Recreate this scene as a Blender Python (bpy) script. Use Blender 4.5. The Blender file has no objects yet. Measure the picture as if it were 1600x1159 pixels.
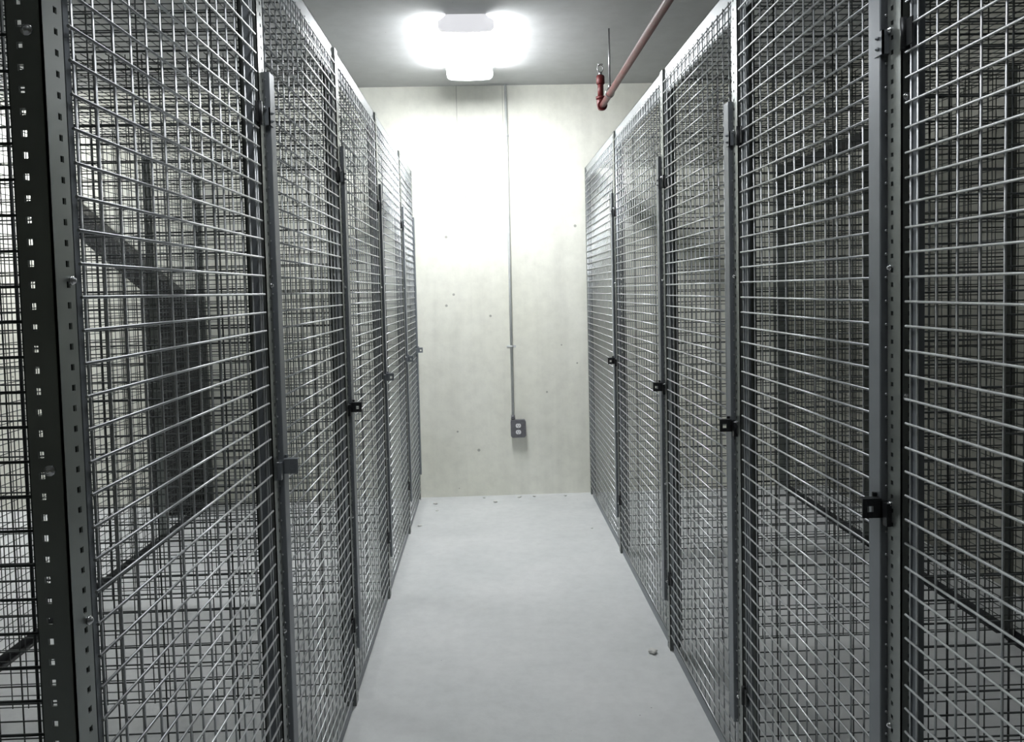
import bpy, math, random
from mathutils import Matrix, Vector
random.seed(7)
C = bpy.context.scene.collection

# ------------------------------------------------------------------ materials
def new_mat(name):
    m = bpy.data.materials.new(name); m.use_nodes = True
    nt = m.node_tree
    b = nt.nodes['Principled BSDF']
    return m, nt, b

def N(nt, t, **kw):
    n = nt.nodes.new(t)
    for k, v in kw.items():
        if k in n.inputs: n.inputs[k].default_value = v
        else: setattr(n, k, v)
    return n

def ramp(nt, fac, stops):
    r = nt.nodes.new('ShaderNodeValToRGB')
    e = r.color_ramp.elements
    while len(e) < len(stops): e.new(0.5)
    for i, (p, c) in enumerate(stops):
        e[i].position = p
        e[i].color = (c, c, c, 1) if isinstance(c, (int, float)) else (*c, 1)
    nt.links.new(fac, r.inputs['Fac'])
    return r.outputs['Color']

def mixc(nt, a, b, fac, mode='MIX'):
    m = nt.nodes.new('ShaderNodeMix'); m.data_type = 'RGBA'; m.blend_type = mode
    for sock, v in ((m.inputs[0], fac), (m.inputs[6], a), (m.inputs[7], b)):
        if hasattr(v, 'links'): nt.links.new(v, sock)
        elif isinstance(v, (int, float)): sock.default_value = v
        else: sock.default_value = (*v, 1)
    return m.outputs[2]

def math_n(nt, op, a, b=None, c=None):
    m = nt.nodes.new('ShaderNodeMath'); m.operation = op
    for i, v in enumerate((a, b, c)):
        if v is None: continue
        if hasattr(v, 'links'): nt.links.new(v, m.inputs[i])
        else: m.inputs[i].default_value = v
    return m.outputs[0]

def metal(name, col, metallic, rough, var=0.12, scale=30, bump=0.0):
    m, nt, b = new_mat(name)
    tc = N(nt, 'ShaderNodeTexCoord')
    n = N(nt, 'ShaderNodeTexNoise', Scale=scale, Detail=3.0)
    nt.links.new(tc.outputs['Object'], n.inputs['Vector'])
    lo = tuple(c * (1 - var) for c in col); hi = tuple(min(1, c * (1 + var)) for c in col)
    nt.links.new(ramp(nt, n.outputs['Fac'], [(0.3, lo), (0.7, hi)]), b.inputs['Base Color'])
    b.inputs['Metallic'].default_value = metallic
    r = math_n(nt, 'MULTIPLY_ADD', n.outputs['Fac'], 0.2, rough - 0.1)
    nt.links.new(r, b.inputs['Roughness'])
    if bump:
        bp = N(nt, 'ShaderNodeBump', Strength=bump, Distance=0.002)
        nt.links.new(n.outputs['Fac'], bp.inputs['Height'])
        nt.links.new(bp.outputs['Normal'], b.inputs['Normal'])
    return m

M_WIRE = metal('galvanised_wire', (.54, .56, .575), .8, .38, .04, 60)
M_WIRE_SHADED = metal('shaded_wire', (.09, .10, .10), .5, .45, .15, 40)  # same wire on inner panels, colour darkened to put their backlit shade in
M_STRIP = metal('grey_steel_strip', (.225, .245, .265), .35, .42, .10, 18)
M_POST = metal('slotted_steel', (.27, .29, .28), .85, .34, .08, 5)
M_RAIL = metal('galvanised_rail', (.36, .38, .39), .35, .42, .08, 25)
M_DARK = metal('dark_steel', (.035, .037, .04), .5, .4, .2, 40)
M_BOLT = metal('bright_bolt', (.75, .76, .78), .95, .22, .05, 50)
M_RED = metal('red_pipe_paint', (.085, .012, .012), .0, .42, .25, 25)
M_RED.node_tree.nodes['Principled BSDF'].inputs['Specular IOR Level'].default_value = .3
M_ROD = metal('threaded_rod', (.35, .35, .36), .9, .35, .3, 300)
M_CONDUIT = metal('emt_conduit', (.60, .62, .61), .0, .45, .06, 25)
M_BOX = metal('grey_box', (.17, .17, .185), .3, .45, .15, 60)
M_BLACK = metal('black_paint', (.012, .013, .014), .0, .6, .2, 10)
M_LAMPWHITE = metal('lamp_housing', (.80, .80, .83), .0, .4, .02, 10)
M_PLASTIC = metal('white_plastic', (.85, .85, .86), .0, .35, .02, 10)

def concrete(name, lo, hi, scale, bumps, wall=False, floor=False, rough=.8):
    m, nt, b = new_mat(name)
    tc = N(nt, 'ShaderNodeTexCoord'); P = tc.outputs['Object']
    n1 = N(nt, 'ShaderNodeTexNoise', Scale=scale, Detail=8.0, Roughness=.6); nt.links.new(P, n1.inputs['Vector'])
    n2 = N(nt, 'ShaderNodeTexNoise', Scale=scale * 9, Detail=5.0, Roughness=.65); nt.links.new(P, n2.inputs['Vector'])
    col = ramp(nt, n1.outputs['Fac'], [(.3, lo), (.72, hi)])
    col = mixc(nt, col, ramp(nt, n2.outputs['Fac'], [(.3, .84), (.6, 1.0)]), .5, 'MULTIPLY')
    v = N(nt, 'ShaderNodeTexVoronoi', Scale=7.0 if wall else 11.0, Randomness=1.0); nt.links.new(P, v.inputs['Vector'])
    n3 = N(nt, 'ShaderNodeTexNoise', Scale=2.3, Detail=2.0); nt.links.new(P, n3.inputs['Vector'])
    rad = math_n(nt, 'MULTIPLY', n3.outputs['Fac'], .11 if wall else .05)
    pit = math_n(nt, 'LESS_THAN', v.outputs['Distance'], rad)
    msk = math_n(nt, 'GREATER_THAN', n3.outputs['Fac'], .50)
    pit = math_n(nt, 'MULTIPLY', pit, msk)
    dark = tuple(c * .42 for c in lo)
    col = mixc(nt, col, dark, math_n(nt, 'MULTIPLY', pit, .8))
    height = n2.outputs['Fac']
    if wall:
        sx = N(nt, 'ShaderNodeSeparateXYZ'); nt.links.new(P, sx.inputs[0])
        w = N(nt, 'ShaderNodeTexNoise', Scale=3.0, Detail=2.0); nt.links.new(P, w.inputs['Vector'])
        for x0, zlo in ((-.165, 2.12), (.132, 2.2), (-.80, 1.0), (-2.6, .5)):
            d = math_n(nt, 'ABSOLUTE', math_n(nt, 'SUBTRACT', sx.outputs['X'], x0))
            d = math_n(nt, 'MULTIPLY_ADD', w.outputs['Fac'], .006, d)
            s = math_n(nt, 'LESS_THAN', d, .006)
            s = math_n(nt, 'MULTIPLY', s, math_n(nt, 'GREATER_THAN', sx.outputs['Z'], zlo))
            col = mixc(nt, col, tuple(c * .55 for c in lo), math_n(nt, 'MULTIPLY', s, .6))
        # long drips and formwork streaks
        mp = N(nt, 'ShaderNodeMapping'); mp.inputs['Scale'].default_value = (9, 9, .5); nt.links.new(P, mp.inputs['Vector'])
        st = N(nt, 'ShaderNodeTexNoise', Scale=1.0, Detail=5.0); nt.links.new(mp.outputs[0], st.inputs['Vector'])
        col = mixc(nt, col, ramp(nt, st.outputs['Fac'], [(.25, .84), (.55, 1.0)]), .6, 'MULTIPLY')
        height = math_n(nt, 'MULTIPLY_ADD', pit, -1.5, n2.outputs['Fac'])
    nt.links.new(col, b.inputs['Base Color'])
    b.inputs['Roughness'].default_value = rough
    bp = N(nt, 'ShaderNodeBump', Strength=bumps, Distance=.004)
    nt.links.new(height, bp.inputs['Height'])
    nt.links.new(bp.outputs['Normal'], b.inputs['Normal'])
    return m

M_WALL = concrete('cream_concrete', (.87, .87, .765), (.93, .93, .85), 1.6, .35, wall=True)
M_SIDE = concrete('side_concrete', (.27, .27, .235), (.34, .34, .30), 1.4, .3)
M_FLOOR = concrete('grey_floor_concrete', (.58, .60, .60), (.69, .70, .70), 2.2, .25, rough=.62)
M_CEIL = concrete('ceiling_concrete', (.48, .49, .49), (.54, .55, .55), 1.2, .12)
M_CHIP = concrete('chip_concrete', (.6, .6, .57), (.8, .8, .77), 20, .3)

def emis(name, col, s):
    m, nt, b = new_mat(name)
    b.inputs['Base Color'].default_value = (.85, .85, .85, 1)
    b.inputs['Emission Color'].default_value = (*col, 1)
    b.inputs['Emission Strength'].default_value = s
    return m
LAMP_A, LAMP_B, LAMP_C = 41.0, 42.0, 9.0
M_LENS = emis('lit_lens', (.96, .98, 1.0), LAMP_A)
M_CAP = emis('glowing_end_cap', (.95, .95, 1.0), .5)
M_LENS_L = emis('lit_lens_left_aisle', (.96, .98, 1.0), LAMP_B)
M_LENS_N = emis('lit_lens_behind', (.96, .98, 1.0), LAMP_C)

# ------------------------------------------------------------------ mesh builder
class MB:
    def __init__(s): s.v = []; s.f = []; s.sm = []
    def box(s, x0, x1, y0, y1, z0, z1):
        if x0 > x1: x0, x1 = x1, x0
        if y0 > y1: y0, y1 = y1, y0
        n = len(s.v)
        s.v += [(x0, y0, z0), (x1, y0, z0), (x1, y1, z0), (x0, y1, z0), (x0, y0, z1), (x1, y0, z1), (x1, y1, z1), (x0, y1, z1)]
        s.f += [(n, n+3, n+2, n+1), (n+4, n+5, n+6, n+7), (n, n+1, n+5, n+4), (n+1, n+2, n+6, n+5), (n+2, n+3, n+7, n+6), (n+3, n, n+4, n+7)]
        s.sm += [False] * 6
    def tube(s, pts, r, seg=8, caps=True):
        """swept tube along a polyline; r may be a list"""
        pts = [Vector(p) for p in pts]; n0 = len(s.v); k = len(pts)
        rs = r if isinstance(r, (list, tuple)) else [r] * k
        ref = None
        for i, p in enumerate(pts):
            t = (pts[min(i+1, k-1)] - pts[max(i-1, 0)]).normalized()
            if ref is None:
                ref = Vector((0, 0, 1)) if abs(t.z) < .9 else Vector((1, 0, 0))
            a = (ref - t * ref.dot(t)).normalized(); ref = a; b = t.cross(a)
            for j in range(seg):
                an = 2 * math.pi * (j + .5) / seg
                q = p + a * (math.cos(an) * rs[i]) + b * (math.sin(an) * rs[i])
                s.v.append(tuple(q))
        for i in range(k - 1):
            for j in range(seg):
                j2 = (j + 1) % seg
                s.f.append((n0 + i*seg + j, n0 + i*seg + j2, n0 + (i+1)*seg + j2, n0 + (i+1)*seg + j)); s.sm.append(True)
        if caps:
            s.f.append(tuple(n0 + j for j in reversed(range(seg)))); s.sm.append(False)
            s.f.append(tuple(n0 + (k-1)*seg + j for j in range(seg))); s.sm.append(False)
    def prism(s, prof, axis, a0, a1):
        """closed 2D profile extruded along an axis; profile in the two other axes in xyz order"""
        n = len(s.v); k = len(prof)
        for a in (a0, a1):
            for (p, q) in prof:
                s.v.append({'x': (a, p, q), 'y': (p, a, q), 'z': (p, q, a)}[axis])
        for j in range(k):
            j2 = (j + 1) % k
            s.f.append((n + j, n + j2, n + k + j2, n + k + j)); s.sm.append(False)
        s.f.append(tuple(n + j for j in reversed(range(k)))); s.sm.append(False)
        s.f.append(tuple(n + k + j for j in range(k))); s.sm.append(False)
    def build(s, name, m, parent=None, bevel=0.0):
        me = bpy.data.meshes.new(name); me.from_pydata(s.v, [], s.f)
        me.polygons.foreach_set('use_smooth', s.sm); me.materials.append(m); me.update()
        import bmesh
        bm = bmesh.new(); bm.from_mesh(me); bmesh.ops.recalc_face_normals(bm, faces=bm.faces); bm.to_mesh(me); bm.free()
        o = bpy.data.objects.new(name, me); C.objects.link(o)
        if parent:
            o.parent = parent
            o.matrix_parent_inverse = Matrix.Identity(4)
            o.location = -world_loc(parent)
        if bevel:
            md = o.modifiers.new('bevel', 'BEVEL'); md.width = bevel; md.segments = 2; md.limit_method = 'ANGLE'
        return o

def world_loc(o):
    v = Vector((0, 0, 0))
    while o is not None:
        v = v + o.location; o = o.parent
    return v

def tag(o, label, cat, group=None):
    o['label'] = label; o['category'] = cat
    if group: o['group'] = group
    return o
def thing(name, loc, label, cat, group=None):
    o = bpy.data.objects.new(name, None); C.objects.link(o); o.location = loc; o.empty_display_size = .1
    return tag(o, label, cat, group)
def structure(name, mb, m):
    o = mb.build(name, m); o['kind'] = 'structure'; return o

# ------------------------------------------------------------------ room
DL, DR = .4623, .6499           # aisle faces of the left and right locker rows
BL, BR = 1.85, 1.95             # their backs
YW, ZC, H = 5.19, 2.673, 2.134
XL, XR, YF = -5.2, 2.24, -2.6
b = MB(); b.box(XL, XR, YF, YW, -.12, 0); structure('floor', b, M_FLOOR)
b = MB(); b.box(XL, XR, YF, YW, ZC, ZC + .15); structure('ceiling', b, M_CEIL)
b = MB(); b.box(XL - .2, XR + .2, YW, YW + .2, -.12, ZC + .15); structure('wall_back', b, M_WALL)
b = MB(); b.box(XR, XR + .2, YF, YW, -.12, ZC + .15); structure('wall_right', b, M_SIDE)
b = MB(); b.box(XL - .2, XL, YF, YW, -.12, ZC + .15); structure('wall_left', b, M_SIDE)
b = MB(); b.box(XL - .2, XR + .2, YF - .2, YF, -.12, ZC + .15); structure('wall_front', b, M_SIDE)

# ------------------------------------------------------------------ lockers
SH, SV = .0381, .0508           # mesh pitch: between horizontal wires, between vertical wires
ZB, ZT = .03, 2.10
Z0L, Z0R = 1.3533 + .3078, 1.3533 + .3869     # height of one known horizontal wire on each side
def zs_from(z0, lo, hi, step=SH):
    k = math.ceil((lo - z0) / step); out = []
    while z0 + k * step <= hi: out.append(z0 + k * step); k += 1
    return out
def ys_from(a, bb, step, off=.5):
    n = max(1, int((bb - a) / step)); pad = ((bb - a) - n * step) / 2
    return [a + pad + i * step for i in range(n + 1)]

R_W = .0018
def slotted_angle(mb, xc, yc, sx, sy, z0, z1, leg=.036, legy=.036, t=.0022, pitch=.0229, holes=True):
    """L post: corner at (xc,yc); one leg runs sx along x (faces the aisle end), other runs sy along y; slots punched through both"""
    def leg_x(a, b2, zz0, zz1): mb.box(xc + sx*a, xc + sx*b2, yc, yc + sy*t, zz0, zz1)
    def leg_y(a, b2, zz0, zz1): mb.box(xc, xc + sx*t, yc + sy*a, yc + sy*b2, zz0, zz1)
    for fn, L in ((leg_x, leg), (leg_y, legy)):
        if not holes:
            fn(0, L, z0, z1); continue
        h0, h1 = L*.58, L*.75
        fn(0, h0, z0, z1); fn(h1, L, z0, z1)
        z = z0
        while z < z1 - 1e-6:
            zb = min(z + pitch - .007, z1)
            fn(h0, h1, z, zb); z += pitch

def bolt(mb, p, axis, sgn, r=.0062):
    """domed bolt head sitting on a face"""
    prof = [(0, r), (.0022, r), (.0022, r*.8), (.0045, r*.62), (.0056, r*.2)]
    pts = []; rs = []
    for d, rr in prof:
        q = list(p); q[axis] += sgn * d; pts.append(q); rs.append(rr)
    mb.tube(pts, rs, 10)

ORD = ['nearest the camera', 'second', 'third', 'fourth', 'fifth']
def make_locker(side, i, y0, y1, label):
    s = -1 if side == 'L' else 1
    d = DL if side == 'L' else DR; back = BL if side == 'L' else BR
    z0 = Z0L if side == 'L' else Z0R
    F = s * d                                       # aisle face plane
    root = thing('wire_mesh_locker', (s * (d + back) / 2, (y0 + y1) / 2, 0), label, 'storage locker',
                 'wire mesh lockers along the %s side of the aisle' % ('left' if s < 0 else 'right'))
    dy0 = y0 + .004; dy1 = y1 - .063         # door leaf between near strip edge and next post
    near_first = (side == 'L' and i == 0)
    if near_first: dy0 = y0 + .012
    last = y1 > 5.0
    if last: dy1 = y1 - .03
    zs = zs_from(z0, ZB + .01, ZT)
    # door leaf: welded wire
    m = MB()
    for z in zs:
        e0 = .003 if not near_first else .0
        m.tube([(F, dy0 - e0, z), (F, dy1 + .006, z)], .0021, 8)
    ys = ys_from(dy0 + .01, dy1 - .012, SV)
    for y in ys + [dy1 - .002]:
        m.tube([(F + s * 2 * R_W, y, zs[0] - .012), (F + s * 2 * R_W, y, zs[-1] + .012)], .0018, 6)
    door = m.build('door', M_WIRE, root)
    # far stile: angle behind the wires, web turned inwards
    m = MB()
    o = F + s * (3 * R_W)
    m.box(o, o + s * .002, dy1 - .016, dy1 + .004, ZB, ZT + .01)
    m.box(o, o + s * .011, dy1 - .018, dy1 - .016, ZB, ZT + .01)
    m.box(o, o + s * .002, dy0, dy1, ZB - .005, ZB + .012)
    if near_first:
        m.box(o, o + s * .002, dy0, dy0 + .012, ZB, ZT + .01)
    else:
        m.box(o, o + s * .002, dy0, dy0 + .02, ZB, ZT + .01)
    m.build('door_frame', M_STRIP, door)
    if near_first:
        m = MB(); m.box(F + s*.008, F + s*.030, dy0 + .012, dy0 + .016, ZB, ZT + .01); m.build('shaded_frame_web', M_BLACK, door)  # frame web in shade, painted black in place of the strip grey
    def strip(ya, wid, name='lock_strip'):
        m = MB()
        x_out = F - s * .010
        t = .0025
        # rounded angle: aisle flange + camera-side flange
        prof = [(x_out + s * .026, ya), (x_out + s * t*.6, ya), (x_out, ya + t*.6), (x_out, ya + wid), (x_out + s*t, ya + wid), (x_out + s*t, ya + t), (x_out + s * .026, ya + t)]
        m.prism(prof, 'z', .172, 1.83)
        return m.build(name, M_STRIP, door)
    def hasp(ya):
        m = MB()
        xo = F - s * .010
        z = .98
        yp = ya - .006
        hx, hz = xo - s * .019, z          # hole in a tab that sticks out into the aisle
        m.box(xo - s*.032, hx - s*.005, yp, yp + .0035, z - .015, z + .015)
        m.box(hx + s*.005, xo + s*.024, yp, yp + .0035, z - .015, z + .015)
        if side == 'L' and i == 1: m.box(hx - s*.005, hx + s*.005, yp, yp + .0035, z - .0051, z + .0051)
        m.box(hx - s*.005, hx + s*.005, yp, yp + .0035, z + .005, z + .015)
        m.box(hx - s*.005, hx + s*.005, yp, yp + .0035, z - .015, z - .005)
        m.box(xo - s*.032, xo + s*.0, yp, yp + .016, z + .015, z + .0175)
        m.box(xo + s*.001, xo + s*.024, yp - .014, yp, z - .026, z + .012)
        m.box(xo - s*.003, xo + s*.0, yp, yp + .03, z - .014, z + .014)
        m.tube([(xo - s*.004, ya + .012, z + .017), (xo - s*.004, ya + .012, z + .024)], .004, 8)
        return m.build('hasp', M_DARK if side == 'R' or i == 2 else M_STRIP, door, .0006)
    if not near_first:
        strip(dy0, .038); hasp(dy0)
        m = MB()       # pivot bracket near the top of the strip
        x_out = F - s*.012
        m.box(x_out, x_out + s*.003, dy0 - .012, dy0 + .016, 1.715, 1.752)
        m.box(x_out, x_out + s*.02, dy0 - .012, dy0 - .009, 1.715, 1.752)
        bolt(m, (x_out, dy0 + .002, 1.742), 0, -s, .003); bolt(m, (x_out, dy0 + .002, 1.725), 0, -s, .003)
        m.build('bracket', M_STRIP, door)
    if last and side == 'L':
        strip(y1 - .035, .034, 'lock_strip'); hasp(y1 - .035)
    # hinges on the far edge
    if not last:
        for z in (1.73, .277):
            m = MB()
            m.tube([(F - s*.004, dy1 + .006, z - .024), (F - s*.004, dy1 + .006, z + .024)], .005, 10)
            m.box(F - s*.003, F - s*.0005, dy1 - .016, dy1 + .004, z - .02, z + .02)
            m.box(F + s*.0, F + s*.020, dy1 + .003, dy1 + .009, z - .022, z + .022)
            m.build('hinge', M_DARK, door)
    # near post (slotted angle, corner towards the aisle and the camera)
    m = MB()
    pleg = .020 if (side == 'R' and i == 1) else .036
    slotted_angle(m, F - s*.001, y0 - .045, s, 1, 0, H - .004, leg=pleg, legy=.042)
    post = m.build('corner_post', M_POST, root)
    for z in (.25, .62, .99, 1.375, 1.75):
        m = MB(); bolt(m, (F - s*.001, y0 - .011, z), 0, -s, .0052); m.build('bolt', M_BOLT, post)
    for z in (1.17, 1.638, .4):
        m = MB(); bolt(m, (F + s*pleg*.39, y0 - .045, z), 1, -1, .0062); m.build('bolt', M_BOLT, post)
    if last:
        m = MB(); slotted_angle(m, F + s*.002, y1 + .02, s, -1, 0, H - .004, legy=.03)
        m.build('corner_post', M_POST, root)
    # back post
    m = MB(); slotted_angle(m, s*back, y0 - .045, -s, 1, 0, H - .004, leg=.04, legy=.04, holes=False)
    m.build('back_post', M_POST, root)
    if last:
        m = MB(); slotted_angle(m, s*back, y1 + .015, -s, -1, 0, H - .004, leg=.04, legy=.04, holes=False)
        m.build('back_post', M_POST, root)
    # side partition at the near end
    def partition(yp, name):
        m = MB()
        xa, xb = F + s*(pleg + .006), s*(back - .01)
        for z in zs_from(z0 + .013, ZB, ZT + .02):
            m.tube([(xa - s*.006, yp, z), (xb, yp, z)], R_W, 5)
        n = int(abs(xb - xa) / SV)
        for k in range(n + 1):
            x = xa + s * (k * SV + .004)
            m.tube([(x, yp + 2*R_W, ZB), (x, yp + 2*R_W, ZT + .02)], R_W, 5)
        # flat edge bars of the panel
        m.box(xa - s*.012, xa - s*.002, yp - .001, yp + .004, ZB - .02, ZT + .02)
        return m.build(name, M_WIRE_SHADED, root)
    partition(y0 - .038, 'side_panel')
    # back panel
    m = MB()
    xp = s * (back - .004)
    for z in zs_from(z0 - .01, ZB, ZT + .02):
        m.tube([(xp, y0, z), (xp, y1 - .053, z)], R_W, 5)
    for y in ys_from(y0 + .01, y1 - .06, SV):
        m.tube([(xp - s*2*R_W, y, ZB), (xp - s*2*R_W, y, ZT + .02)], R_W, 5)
    m.build('back_panel', M_WIRE_SHADED, root)
    # roof panel
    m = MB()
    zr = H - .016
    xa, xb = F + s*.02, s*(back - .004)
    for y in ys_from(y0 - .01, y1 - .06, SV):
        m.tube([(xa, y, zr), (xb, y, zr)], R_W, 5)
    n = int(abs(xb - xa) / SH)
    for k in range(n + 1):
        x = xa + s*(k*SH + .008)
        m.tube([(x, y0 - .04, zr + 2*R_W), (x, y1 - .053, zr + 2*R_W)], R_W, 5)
    m.build('roof_panel', M_WIRE_SHADED, root)
    # rails
    m = MB()
    ya, yb = y0 - .042, (y1 - .053 if not last else y1 + .03)
    o = F + s*.0065
    m.box(o, o + s*.0025, ya, yb, H - .098, H)
    m.box(o, o + s*.036, ya, yb, H - .0025, H)
    m.build('top_rail', M_RAIL, root)
    m = MB()
    m.prism([(s*back, 0), (s*(back - .035), 0), (s*(back - .035), .0025), (s*(back - .003), .0025), (s*(back - .003), .035), (s*back, .035)], 'y', y0, y1 - .053)
    m.build('back_rail', M_DARK, root)
    if last and side == 'R':
        m = MB()
        m.box(s*back, s*(back - .035), y0, y1 - .053, H - .09, H - .025)
        m.build('back_rail', M_DARK, root)
    m = MB()
    m.box(F + s*.008, F + s*.0105, y0, y1 - .063, .0, .03)
    m.build('bottom_rail', M_STRIP, root)
    return root

LY = [.91, 1.728, 2.605, 3.515, 4.45, 5.14]
RY = [.40, 1.27, 2.07, 2.915, 4.01, 5.14]
LL = ['grey wire mesh locker at the near left, beside the slotted corner post with bright bolts',
      'grey wire mesh locker, second of the left row counted from the camera',
      'grey wire mesh locker in the middle of the left row, third from the camera',
      'grey wire mesh locker of the left row, fourth from the camera, before the last',
      'last grey wire mesh locker of the left row, against the cream end wall']
RL = ['grey wire mesh locker at the right edge of the photo, nearest and cut off',
      'wide grey wire mesh locker of the right row, second from the right photo edge',
      'grey wire mesh locker in the middle of the right row, third from the camera',
      'grey wire mesh locker of the right row, fourth from the camera, before the last',
      'last grey wire mesh locker of the right row, against the cream end wall']
for i in range(5):
    make_locker('L', i, LY[i], LY[i+1], LL[i])
    make_locker('R', i, RY[i], RY[i+1], RL[i])

# ------------------------------------------------------------------ ceiling lamps
def lamp(x, y0, y1, lens_mat, label, w=.132):
    t = thing('ceiling_light', (x, (y0 + y1) / 2, ZC), label, 'ceiling light')
    m = MB()
    m.box(x - w*.62, x + w*.62, y0 + .012, y1 - .012, ZC - .03, ZC)
    m.build('housing', M_LAMPWHITE, t, .002)
    prof = [(x - w*.98, ZC - .03), (x - w, ZC - .050)]
    for fx, fz in ((-.985, .062), (-.94, .072), (-.85, .079), (-.5, .083), (0, .085), (.5, .083), (.85, .079), (.94, .072), (.985, .062)):
        prof.append((x + w*fx, ZC - fz))
    prof += [(x + w, ZC - .050), (x + w*.98, ZC - .03)]
    m = MB(); m.prism(prof, 'y', y0 + .02, y1 - .02); m.build('lens', lens_mat, t)
    for ya, yb in ((y0, y0 + .0195), (y1 - .0195, y1)):
        m = MB()
        k = 1.03
        pr = [(x + (px - x)*k, ZC - .03 - (ZC - .03 - pz)*(1.0 if pz < ZC - .051 else 1.0)) for px, pz in prof]
        m.prism([(x - w*.7, ZC)] + pr + [(x + w*.7, ZC)], 'y', ya, yb)
        m.build('end_cap', M_CAP, t, .002)
    return t
lamp(-.068, 3.86, 4.75, M_LENS, 'glowing white ceiling light above the aisle between the two locker rows')
lamp(-3.3, 4.05, 4.95, M_LENS_L, 'ceiling light over the far left aisle beyond the left lockers')
lamp(-.03, .75, 1.64, M_LENS_N, 'ceiling light over the aisle above the nearest lockers')

# ------------------------------------------------------------------ sprinkler pipe
PX, PZ, PY = .655, 2.345, 4.42
t = thing('sprinkler_pipe', (PX, 1.5, PZ), 'dark red sprinkler pipe running under the ceiling above the right lockers', 'pipe')
m = MB(); m.tube([(PX, PY - .03, PZ), (PX, YF, PZ)], .0165, 20); m.build('pipe', M_RED, t)
m = MB()
pts = [(PX, PY - .055, PZ)] + [(PX, PY - .03 + .03*math.sin(a), PZ + .03 - .03*math.cos(a)) for a in (0, .4, .8, 1.2, 1.57)] + [(PX, PY, PZ + .055)]
m.tube(pts, .0225, 18)
m.tube([(PX, PY - .066, PZ), (PX, PY - .05, PZ)], .0265, 18); m.tube([(PX, PY, PZ + .048), (PX, PY, PZ + .062)], .0265, 18)
m.build('elbow', M_RED, t)
m = MB(); m.tube([(PX, PY, PZ + .05), (PX, PY, PZ + .15)], .0165, 16)
m.tube([(PX, PY, PZ + .128), (PX, PY, PZ + .132), (PX, PY, PZ + .172), (PX, PY, PZ + .178)], [.020, .023, .023, .018], 16)
m.build('riser', M_RED, t)
m = MB(); m.tube([(PX, PY, PZ + .1785), (PX, PY, PZ + .195)], .010, 6)
ring = [(PX + .016*math.cos(a), PY, PZ + .213 + .020*math.sin(a)) for a in [math.pi*(-.5 + k/12*2) for k in range(13)]]
m.tube(ring, .0028, 6)
hd = m.build('sprinkler_head', M_ROD, t)
m = MB(); m.tube([(PX, PY, PZ + .234), (PX, PY, PZ + .237)], .016, 14); m.build('deflector', M_ROD, hd)
for yh in (4.1, 1.0, -1.6):
    m = MB(); m.tube([(PX, yh, PZ + .035), (PX, yh, ZC)], .0045, 8); hr = m.build('hanger_rod', M_ROD, t)
    m = MB()
    m.tube([(PX + .022*math.sin(a), yh, PZ + .004 + .024*math.cos(a)) for a in [2*math.pi*k/16 for k in range(17)]], .0028, 6)
    m.tube([(PX, yh, PZ + .027), (PX, yh, PZ + .045)], .008, 6)
    m.build('ring', M_ROD, hr)

# ------------------------------------------------------------------ conduit and outlet
CX = .152
t = thing('electrical_conduit', (CX, YW, 1.6), 'thin grey metal conduit running down the cream end wall', 'conduit')
yc = YW - .0125
m = MB(); m.tube([(CX, yc, .53), (CX, yc, ZC)], .0088, 14); m.build('tube', M_CONDUIT, t)
for z in (.984, 2.35):
    m = MB()
    m.tube([(CX, yc, z - .007), (CX, yc, z + .007)], .0105, 14); m.box(CX - .03, CX + .03, YW - .003, YW, z - .007, z + .007)
    m.tube([(CX - .02, YW - .006, z), (CX - .02, YW - .003, z)], .004, 8)
    m.build('strap', M_CONDUIT, t)
m = MB(); m.tube([(CX, yc, .506), (CX, yc, .532)], .0125, 12); m.tube([(CX, yc, .508), (CX, yc, .514)], .016, 6)
m.build('connector', M_BOX, t)
BX, BZ = .184, .447
t = thing('outlet_box', (BX, YW, BZ), 'dark grey metal outlet box with two white round sockets on the end wall', 'outlet')
def octo(cx, cz, w, h, c):
    return [(cx-w+c, cz-h), (cx+w-c, cz-h), (cx+w, cz-h+c), (cx+w, cz+h-c), (cx+w-c, cz+h), (cx-w+c, cz+h), (cx-w, cz+h-c), (cx-w, cz-h+c)]
m = MB(); m.prism(octo(BX, BZ, .048, .056, .006), 'y', YW - .045, YW); m.build('box', M_BOX, t, .001)
m = MB(); m.prism(octo(BX, BZ, .050, .058, .012), 'y', YW - .0505, YW - .0455); m.build('cover', M_BOX, t, .001)
for dz in (.021, -.021):
    m = MB()
    pr = []
    for k in range(20):
        a = 2*math.pi*k/20
        pr.append((BX + .0175*math.cos(a), BZ + dz + max(-.0135, min(.0135, .0175*math.sin(a)))))
    m.prism(pr, 'y', YW - .0535, YW - .0508); so = m.build('socket', M_PLASTIC, t)
    m = MB()
    m.box(BX - .0075, BX - .005, YW - .0541, YW - .0536, BZ + dz - .001, BZ + dz + .007)
    m.box(BX + .005, BX + .0075, YW - .0541, YW - .0536, BZ + dz - .001, BZ + dz + .006)
    m.tube([(BX, YW - .0541, BZ + dz - .007), (BX, YW - .0536, BZ + dz - .007)], .0025, 8)
    m.build('slots', M_BLACK, so)
m = MB(); m.tube([(BX, YW - .0525, BZ), (BX, YW - .0507, BZ)], .003, 8); m.build('screw', M_BOLT, t)

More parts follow.
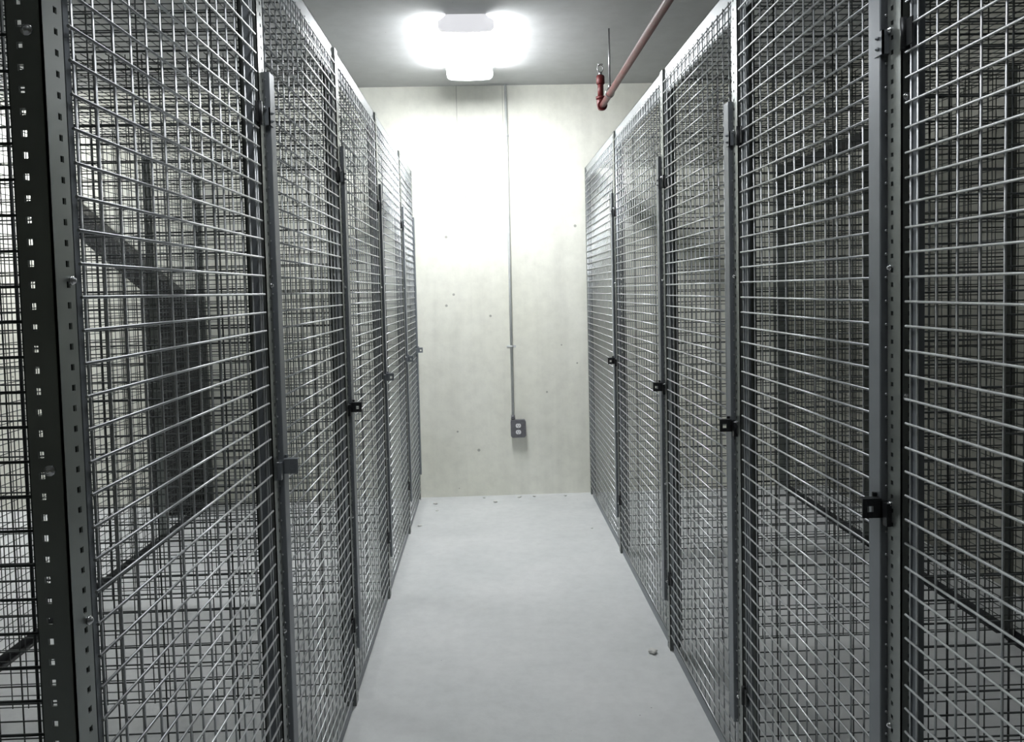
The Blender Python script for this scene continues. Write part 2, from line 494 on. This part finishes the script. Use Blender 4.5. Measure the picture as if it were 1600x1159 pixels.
# ------------------------------------------------------------------ dark things behind the left lockers
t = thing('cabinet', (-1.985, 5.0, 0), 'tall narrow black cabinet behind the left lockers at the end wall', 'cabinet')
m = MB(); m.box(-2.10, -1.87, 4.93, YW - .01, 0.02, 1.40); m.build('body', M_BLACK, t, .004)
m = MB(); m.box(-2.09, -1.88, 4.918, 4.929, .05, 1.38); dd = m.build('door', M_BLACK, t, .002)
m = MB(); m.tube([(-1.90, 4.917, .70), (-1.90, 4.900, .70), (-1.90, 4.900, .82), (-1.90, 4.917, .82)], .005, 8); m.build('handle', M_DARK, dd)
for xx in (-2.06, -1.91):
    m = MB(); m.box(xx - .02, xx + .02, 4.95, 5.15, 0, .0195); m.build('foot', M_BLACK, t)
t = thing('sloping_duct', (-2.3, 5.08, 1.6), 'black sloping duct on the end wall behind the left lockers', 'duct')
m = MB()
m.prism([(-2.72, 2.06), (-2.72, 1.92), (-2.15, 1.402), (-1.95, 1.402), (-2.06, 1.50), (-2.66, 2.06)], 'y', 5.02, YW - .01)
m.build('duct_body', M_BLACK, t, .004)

m = MB()
hx, hy, hz = -DL + .0045, 3.36, 1.56
m.tube([(hx, hy, hz), (hx + .001, hy + .035, hz + .085), (hx + .003, hy + .038, hz + .098), (hx + .004, hy + .022, hz + .104), (hx + .004, hy + .004, hz + .098), (hx + .002, hy + .002, hz + .088)], .0013, 6)
o = m.build('wire_hook', M_WIRE)
tag(o, 'small bent wire hook hanging on the mesh of the left row', 'hook')

# ------------------------------------------------------------------ small concrete chips on the floor
chips = [(-.36, 5.02, .012, 'on the left by the end wall'), (-.34, 4.86, .008, ''), (.02, 5.02, .013, ''), (.28, 5.13, .009, ''), (.18, 5.12, .011, ''),
         (.48, 5.12, .008, ''), (-.05, 5.13, .008, ''), (.56, 4.40, .006, ''), (.58, 2.86, .016, ''), (-.42, 4.55, .010, '')]
for k, (x, y, r, _) in enumerate(chips):
    import bmesh
    bm = bmesh.new(); bmesh.ops.create_icosphere(bm, subdivisions=2, radius=r)
    for v in bm.verts:
        n = v.co.normalized(); f = 1 + .28*math.sin(5*n.x + k) * math.cos(4*n.y + 2*k)
        v.co = Vector((v.co.x*f*1.3, v.co.y*f, v.co.z*f*.45))
    lo = min(v.co.z for v in bm.verts)
    for v in bm.verts: v.co.z -= lo
    me = bpy.data.meshes.new('concrete_chip'); bm.to_mesh(me); bm.free(); me.materials.append(M_CHIP)
    o = bpy.data.objects.new('concrete_chip', me); C.objects.link(o); o.location = (x, y, 0); o.rotation_euler.z = k
    tag(o, 'tiny pale concrete chip lying on the aisle floor', 'debris', 'concrete chips on the aisle floor')

# ------------------------------------------------------------------ world, camera
w = bpy.data.worlds.new('world'); bpy.context.scene.world = w; w.use_nodes = True
w.node_tree.nodes['Background'].inputs['Color'].default_value = (.5, .52, .55, 1)
w.node_tree.nodes['Background'].inputs['Strength'].default_value = .0

F_, YAW, PIT, ROL, CY, HC = 1240.0, .03062, .04927, -.02330, 514.1, 1.3533
def cam2world(u, v, wz):
    c, s = math.cos(ROL), math.sin(ROL); u, v = u*c + v*s, -u*s + v*c
    zz = -v; yy = wz
    c, s = math.cos(PIT), math.sin(PIT); y = yy*c + zz*s; z = -yy*s + zz*c
    c, s = math.cos(YAW), math.sin(YAW)
    return Vector((u*c + y*s, -u*s + y*c, z))
rt, dn, fw = cam2world(1, 0, 0), cam2world(0, 1, 0), cam2world(0, 0, 1)
cd = bpy.data.cameras.new('camera'); co = bpy.data.objects.new('camera', cd); C.objects.link(co)
M = Matrix.Identity(4)
for r_ in range(3):
    M[r_][0] = rt[r_]; M[r_][1] = -dn[r_]; M[r_][2] = -fw[r_]
M[2][3] = HC
co.matrix_world = M
cd.sensor_fit = 'HORIZONTAL'; cd.sensor_width = 36; cd.lens = 36 * F_ / 1600
cd.shift_y = (CY - 579.5) / 1600
cd.clip_start = .02
bpy.context.scene.camera = co
sc = bpy.context.scene
sc.view_settings.view_transform = 'Standard'; sc.view_settings.look = 'None'
sc.view_settings.exposure = 0.44; sc.view_settings.gamma = 1.0; sc.view_settings.use_curve_mapping = False
try:
    sc.cycles.max_bounces = 8; sc.cycles.diffuse_bounces = 5
except Exception: pass
